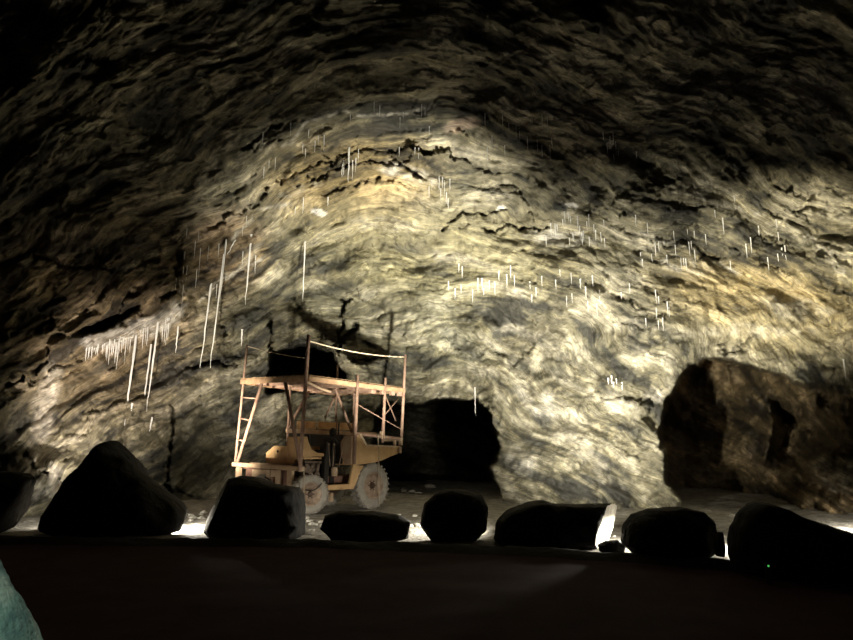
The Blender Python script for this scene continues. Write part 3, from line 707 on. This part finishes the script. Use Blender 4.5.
# tipping bin
side = [(1.42, 1.19), (1.42, 2.00), (1.60, 2.03), (1.85, 1.72), (3.26, 1.69), (3.26, 1.50), (2.95, 1.42), (2.55, 1.30), (2.2, 1.24)]
mb = MB(); mb.prism(side, -0.10, -0.04, 'y', 0.008); mb.prism(side, 1.84, 1.90, 'y', 0.008)
for (a, b) in (((1.42, 1.21), (2.2, 1.26)), ((2.2, 1.26), (2.55, 1.32)), ((2.55, 1.32), (3.26, 1.52))): mb.bar((a[0], 0.9, a[1]), (b[0], 0.9, b[1]), 1.92, 0.04)
binp = part(mb, 'tipping_bin', M_YEL)
mb = MB(); mb.box((1.42, 1.10, 1.62), (0.05, 1.50, 0.80), bev=0.01); mb.done('bulkhead', M_BLK, binp)
mb = MB(); mb.prism([(-0.10, 1.22), (-0.10, 1.98), (0.18, 1.98), (0.34, 1.82), (0.34, 1.46), (0.16, 1.22)], 1.33, 1.38, 'x', 0.008); mb.done('bin_corner_plate', M_PALE, binp)
mb = MB(); mb.bar((1.62, -0.12, 2.03), (1.86, -0.12, 1.74), 0.05, 0.07); mb.bar((1.86, -0.12, 1.72), (3.28, -0.12, 1.69), 0.05, 0.05); mb.done('bin_rim', M_PALE, binp)
mb = MB(); mb.box((3.26, -0.02, 1.60), (0.12, 0.3, 0.18), bev=0.01); mb.done('tail_bracket', M_PALE, binp)
# step and its plate
mb = MB(); mb.box((0.95, -0.02, 0.63), (0.95, 0.26, 0.13), bev=0.012); part(mb, 'step', M_YEL)
mb = MB(); mb.prism([(1.28, 0.57), (1.50, 0.60), (1.84, 1.17), (1.44, 1.20)], -0.08, 0.0, 'y', 0.01); part(mb, 'step_bracket', M_YEL)
for s, t, z in ((0.55, 0.10, 0.40), (0.85, 0.15, 0.36)):
    mb = MB(); mb.box((s, t, z), (0.12, 0.12, 0.24), bev=0.02); part(mb, 'spring_hanger', M_PALE)
# lower rails under the platform
mb = MB(); mb.tube((1.42, -0.10, 2.05), (3.36, -0.10, 1.92), 0.045); part(mb, 'side_rail', M_PIPE)
mb = MB(); mb.tube((2.0, 0.30, 2.06), (2.7, 0.30, 2.05), 0.05); mb.tube((2.98, 0.30, 1.90), (3.6, 0.30, 1.90), 0.06); mb.box((3.10, -0.08, 1.82), (0.06, 0.06, 0.26)); mb.box((3.34, -0.1, 1.84), (0.09, 0.09, 0.22)); mb.box((2.54, -0.1, 2.02), (0.1, 0.1, 0.2)); part(mb, 'side_rail', M_PALE)
mb = MB(); mb.bar((0.58, 1.8, 2.14), (3.3, 1.8, 2.10), 0.07, 0.12, 0.01); part(mb, 'bench_rail', M_PALE)
for k in range(3):
    mb = MB(); mb.box((1.36 + k * 0.79, 1.86, 2.32), (0.72, 0.05, 0.22), bev=0.01); part(mb, 'bench_board', M_YEL)
mb = MB(); mb.tube((0.62, 1.8, 1.1), (0.66, 1.8, 3.40), 0.035); part(mb, 'scaffold_post', M_PIPE)
mb = MB(); mb.tube((3.2, 1.8, 1.3), (3.2, 1.8, 3.38), 0.035); part(mb, 'scaffold_post', M_PIPE)
# platform: frame, joists, boards
cA, cL, cR, cB = Vector((-0.27, -0.1, 3.42)), Vector((-0.22, 2.95, 3.54)), Vector((3.5, -0.1, 3.36)), Vector((3.5, 2.95, 3.44))
mb = MB()
for a, b_ in ((cA, cL), (cA, cR), (cR, cB), (cL, cB)): mb.bar(a, b_, 0.08, 0.13, 0.008)
deck = part(mb, 'platform_frame', M_WOOD)
for k in range(1, 7):
    f_ = k / 7.0
    mb = MB(); mb.bar(cA.lerp(cR, f_) - Vector((0, 0, .03)), cL.lerp(cB, f_) - Vector((0, 0, .03)), 0.06, 0.09); mb.done('joist', M_PIPE, deck)
for k in range(12):
    f0 = (k + 0.5) / 12.0; z_ = Vector((0, 0, 0.085 + 0.006 * (k % 2)))
    mb = MB(); mb.bar(cA.lerp(cL, f0) + z_ - Vector((0.03, 0, 0)), cR.lerp(cB, f0) + z_, 0.225, 0.035, 0.004); mb.done('deck_board', M_WOOD, deck)
for s in (2.12, 2.55, 2.95, 3.28):
    mb = MB(); mb.box((s, -0.09, 3.25), (0.16, 0.10, 0.12), bev=0.008); mb.done('platform_bracket', M_PIPE, deck)
# posts
for a, b_, r in (((-0.43, -0.1, 1.06), (-0.30, -0.1, 4.57), 0.05), ((-0.22, 3.04, 1.15), (-0.22, 2.76, 4.61), 0.035), ((3.36, -0.1, 1.76), (3.52, -0.1, 4.47), 0.045),
                 ((1.42, -0.13, 1.22), (1.48, -0.13, 3.67), 0.05), ((2.54, -0.12, 1.80), (2.62, -0.12, 3.68), 0.045), ((3.5, 2.95, 1.9), (3.5, 2.95, 4.4), 0.035)):
    mb = MB(); mb.tube(a, b_, r, n=12); part(mb, 'scaffold_post', M_PIPE, smooth=True)
for a, b_, r in (((-0.24, 0.10, 1.17), (-0.22, 0.92, 3.42), 0.05), ((-0.22, 2.94, 1.22), (-0.22, 1.95, 3.46), 0.045), ((1.36, 1.8, 3.3), (0.6, 1.8, 2.16), 0.04),
                 ((1.49, 0.8, 3.34), (2.2, 0.8, 2.1), 0.04), ((1.93, 1.2, 3.3), (1.49, 1.2, 2.51), 0.03), ((3.86, 0.5, 3.16), (3.23, 0.5, 2.62), 0.02), ((3.30, 0.5, 3.2), (3.77, 0.5, 2.48), 0.02)):
    mb = MB(); mb.tube(a, b_, r, n=10); part(mb, 'brace', M_PIPE, smooth=True)
for a, b_ in (((-0.22, 2.92, 3.10), (-0.22, 2.18, 3.02)), ((-0.22, 2.97, 2.50), (-0.22, 2.42, 2.42)), ((-0.22, 3.0, 1.90), (-0.22, 2.66, 1.84))):
    mb = MB(); mb.tube(a, b_, 0.022, n=8); part(mb, 'ladder_rung', M_PIPE, smooth=True)
# ropes and wires
def rope(a, b_, sag, r, name, mat):
    a = Vector(a); b_ = Vector(b_); pts = [a.lerp(b_, k / 14) - Vector((0, 0, sag * 4 * (k / 14) * (1 - k / 14))) for k in range(15)]
    mb = MB(); mb.path(pts, r); return part(mb, name, mat, smooth=True)
rope((-0.31, -0.1, 4.42), (3.5, -0.1, 4.40), 0.10, 0.018, 'guard_rope', M_ROPE)
rope((-0.22, 2.76, 4.58), (-0.31, -0.1, 3.95), 0.04, 0.012, 'guard_rope', M_ROPE)
rope((1.48, -0.13, 2.85), (3.42, -0.1, 2.18), 0.0, 0.014, 'tie_wire', M_PIPE)
rope((2.25, -0.22, 2.04), (2.32, -0.24, 0.10), 0.0, 0.014, 'hanging_rope', M_ROPE)
rope((-0.38, -0.2, 1.10), (-0.35, -0.2, 0.55), 0.0, 0.014, 'hanging_rope', M_ROPE)
rope((-0.30, -0.22, 0.62), (0.32, -0.18, 0.85), 0.12, 0.016, 'hose', M_BLK)
rope((-0.30, -0.06, 3.36), (0.55, -0.06, 3.14), 0.03, 0.035, 'cloth_rag', M_PALE)

# ------------------------------------------------------------------ ice
def icicle_mesh(seed, n=10, sides=7):
    rnd = random.Random(seed); bm = bmesh.new(); rings = []
    for k in range(n):
        f_ = k / (n - 1); r = (1 - f_) ** 0.75 * (1 + 0.25 * rnd.uniform(-1, 1)) * 0.5 + 0.06
        ox, oy = 0.25 * rnd.uniform(-1, 1) * f_, 0.25 * rnd.uniform(-1, 1) * f_
        rings.append([bm.verts.new((ox + r * math.cos(6.2832 * j / sides), oy + r * math.sin(6.2832 * j / sides), -f_)) for j in range(sides)])
    for A, B in zip(rings[:-1], rings[1:]):
        for j in range(sides): bm.faces.new((A[j], B[j], B[(j + 1) % sides], A[(j + 1) % sides]))
    bm.faces.new(rings[0]); bm.faces.new(rings[-1][::-1])
    bmesh.ops.recalc_face_normals(bm, faces=bm.faces[:])
    me = bpy.data.meshes.new('icicle'); bm.to_mesh(me); bm.free(); me.materials.append(M_ICE)
    me.polygons.foreach_set('use_smooth', [True] * len(me.polygons)); return me
ICE = [icicle_mesh(k) for k in range(6)]
def icicle(u, v, length, width, label, group=None, tilt=0.0):
    """hangs from the rock where the direction (u, v) meets it; length and width as seen, turned into metres"""
    dm = min(shell_depth(u, v + q) for q in np.linspace(0, length, 5)) - 0.02
    dm = max(dm, shell_depth(u, v) - 0.6)
    p = at_depth(u, v, dm); p2 = at_depth(u, v + length, dm)
    o = bpy.data.objects.new('icicle', random.choice(ICE)); COL.objects.link(o)
    L = p.z - p2.z; wd = 0.8 * width * dm / F
    o.location = (p.x, p.y + 0.02, p.z + 0.03); o.scale = (wd, wd, L + 0.03); o.rotation_euler = (0, tilt, 0 if tilt else random.uniform(0, 6))
    return tag(o, label, 'icicle', group)
LONG = []
for u, v, L, wd, lab, tl in [
    (136, 336, 90, 3.4, 'thickest long white icicle, hanging from the ice fringe of the left ledge', .04),
    (158, 322, 90, 3.0, 'long white icicle just right of the thickest one at the left ledge', .05),
    (151, 345, 70, 2.6, 'thin icicle between the two thickest ones of the left ledge', .04),
    (211, 284, 84, 2.6, 'long thin icicle, the left one of the tall pair left of the truck', .06),
    (224, 254, 114, 2.6, 'longest thin icicle, the right one of the tall pair left of the truck', .06),
    (226, 240, 62, 2.4, 'slim icicle starting just above the tall pair', .04),
    (251, 235, 70, 3.2, 'long icicle hanging alone above the front of the truck platform', .03),
    (305, 242, 60, 2.0, 'long hair-thin icicle above the tall truck post', .0),
    (178, 327, 26, 2.2, 'lone thin icicle right of the ice fringe of the left ledge', .02),
    (349, 148, 34, 3.0, 'white forked icicle at the top of the bright arch', .0),
    (475, 388, 28, 1.6, 'thin icicle over the mouth of the middle tunnel', .0),
    (132, 404, 14, 2.4, 'short thick drip below the tips of the ledge icicles', .1),
    (152, 418, 14, 2.4, 'short drip low on the wall below the ledge icicles', .1),
    (242, 330, 16, 2.4, 'short white icicle left of the dark niche', .0),
    (235, 240, 16, 2.2, 'short bent icicle on the reddish rock above the tall pair', .4),
    (844, 360, 20, 2.0, 'thin icicle at the right edge above the right tunnel', .0)]:
    icicle(u, v, L, wd, lab, tilt=tl); LONG.append((u, v, L))
R_ = random.uniform
def bunch(n, u0, u1, v0, v1, l0, l1, wd, label, group, line=False):
    used = []
    for k in range(n * 3):
        if len(used) >= n: break
        f_ = R_(0, 1); u = u0 + (u1 - u0) * f_; v = v0 + (v1 - v0) * f_ + R_(-4, 4) if line else R_(v0, v1)
        if any(abs(u - a - 0.06 * (c - v)) < 4 and c - l1 - 4 < v < c + L_ + 4 for a, c, L_ in LONG): continue
        if any(abs(u - a) < wd * 1.0 and abs(v - c) < l1 + 4 for a, c in used): continue
        used.append((u, v)); icicle(u, v, R_(l0, l1), R_(.75, 1.2) * wd, label, group)
bunch(40, 104, 170, 344, 321, 8, 28, 1.5, 'short icicle in the dense white fringe under the left ledge', 'ice fringe under the left ledge', True)
bunch(12, 85, 120, 346, 342, 5, 14, 1.8, 'small icicle on the left half of the ledge, beyond the fringe', 'small icicles on the ledge', True)
bunch(13, 172, 232, 225, 290, 8, 30, 1.2, 'thin icicle on the reddish rock left of the bright arch', 'icicles on the reddish rock')
bunch(7, 238, 262, 215, 260, 8, 20, 1.2, 'thin icicle beside the lone long one above the platform front', 'icicles above the platform front')
bunch(6, 342, 356, 145, 165, 8, 22, 1.8, 'small icicle around the forked one at the top of the arch', 'icicles at the top of the arch')
bunch(14, 260, 330, 120, 215, 6, 18, 1.3, 'tiny icicle on the left limb of the bright arch', 'icicles on the left limb of the arch')
bunch(12, 350, 430, 95, 150, 6, 16, 1.3, 'tiny icicle on the dim rock above the arch', 'icicles above the arch')
bunch(10, 428, 450, 172, 200, 7, 16, 1.5, 'tiny icicle left of the dark jagged fissure', 'icicles by the jagged fissure')
bunch(16, 485, 560, 105, 150, 6, 14, 1.4, 'tiny icicle on the dim rock above the centre', 'icicles above the centre')
bunch(22, 545, 605, 212, 240, 6, 14, 1.5, 'tiny icicle in the row above the brightest cream patch', 'icicles over the cream patch')
bunch(16, 440, 530, 262, 292, 6, 14, 1.5, 'tiny icicle below the jagged fissure at the centre', 'icicles below the fissure')
bunch(16, 530, 630, 270, 305, 5, 14, 1.6, 'tiny icicle on the pale rock above the pillar', 'icicles above the pillar')
bunch(18, 635, 700, 215, 262, 6, 14, 1.4, 'tiny icicle on the olive rock at right', 'icicles on the olive rock')
bunch(14, 700, 790, 195, 262, 6, 16, 1.4, 'tiny icicle on the brown rock near the right edge', 'icicles near the right edge')
bunch(8, 608, 626, 372, 384, 4, 10, 2.0, 'stubby white drip high on the pale pillar', 'drips on the pillar')
bunch(8, 640, 672, 290, 325, 6, 14, 1.6, 'small icicle above the left edge of the right tunnel', 'icicles above the right tunnel')
bunch(8, 595, 640, 130, 160, 5, 12, 1.4, 'tiny icicle at the dim upper right of the lit rock', 'icicles at the upper right')

# ------------------------------------------------------------------ teal sleeve at the lower left corner, close to the viewpoint
m_s, N_, L_, B_ = new_mat('teal_fleece')
_t = N_.new('ShaderNodeTexCoord'); _n = N_.new('ShaderNodeTexNoise'); _n.inputs['Scale'].default_value = 26; _n.inputs['Detail'].default_value = 7
L_.new(_t.outputs['Object'], _n.inputs['Vector'])
_r = ramp(N_, [(0.36, (0.06, 0.16, 0.15)), (0.5, (0.15, 0.31, 0.265)), (0.62, (0.28, 0.46, 0.38))]); L_.new(_n.outputs['Fac'], _r.inputs['Fac']); L_.new(_r.outputs['Color'], B_.inputs['Base Color'])
B_.inputs['Roughness'].default_value = 1.0; B_.inputs['Specular IOR Level'].default_value = 0.05; B_.inputs['Sheen Weight'].default_value = 0.05
_b = N_.new('ShaderNodeBump'); _b.inputs['Strength'].default_value = 0.6; _b.inputs['Distance'].default_value = 0.004
_n2 = N_.new('ShaderNodeTexNoise'); _n2.inputs['Scale'].default_value = 220; L_.new(_t.outputs['Object'], _n2.inputs['Vector'])
L_.new(_n2.outputs['Fac'], _b.inputs['Height']); L_.new(_b.outputs['Normal'], B_.inputs['Normal'])
SY = 0.62; px_m = SY / F
ctrl = [(-180, 400), (-122, 490), (-89, 565), (-57, 640), (-16, 735), (30, 830)]
cpts = [at_depth(u, v, SY) for u, v in ctrl]
crad = [64, 63, 63, 65, 70, 74]
n_, mseg = 90, 48; rows = []
for k in range(n_):
    f_ = k / (n_ - 1) * (len(ctrl) - 1); i = min(int(f_), len(ctrl) - 2); q = f_ - i
    c_ = cpts[i].lerp(cpts[i + 1], q); r_ = (crad[i] * (1 - q) + crad[i + 1] * q) * px_m
    r_ *= math.sin(min(1, k / 7, (n_ - 1 - k) / 7) * math.pi / 2)
    ax = (cpts[i + 1] - cpts[i]).normalized(); e1_ = ax.cross(Vector((0, 1, 0))).normalized(); e2_ = ax.cross(e1_)
    a_ = np.linspace(0, 2 * math.pi, mseg + 1)
    fold = 1 + 0.05 * fbm(np.cos(a_) * 1.5 + 3, np.sin(a_) * 1.5, np.full(a_.shape, k / 9.0)) + 0.015 * fbm(np.cos(a_) * 12, np.sin(a_) * 12, np.full(a_.shape, k / 2.0))
    rows.append([list(c_ + (e1_ * math.cos(a) + e2_ * math.sin(a)) * r_ * float(g)) for a, g in zip(a_, fold)])
Pm = np.array(rows); c0 = Pm.mean((0, 1)); so = link('sleeve', grid_mesh('sleeve', Pm - c0), m_s); so.location = c0
tag(so, 'pale teal mottled fleecy sleeve at the lower left corner, close to the viewer', 'sleeve')
po.location = at_depth(-40, 330, 0.42); po.rotation_euler = (at_depth(-20, 610, SY) - po.location).to_track_quat('-Z', 'Y').to_euler()
pl.energy = 0.40
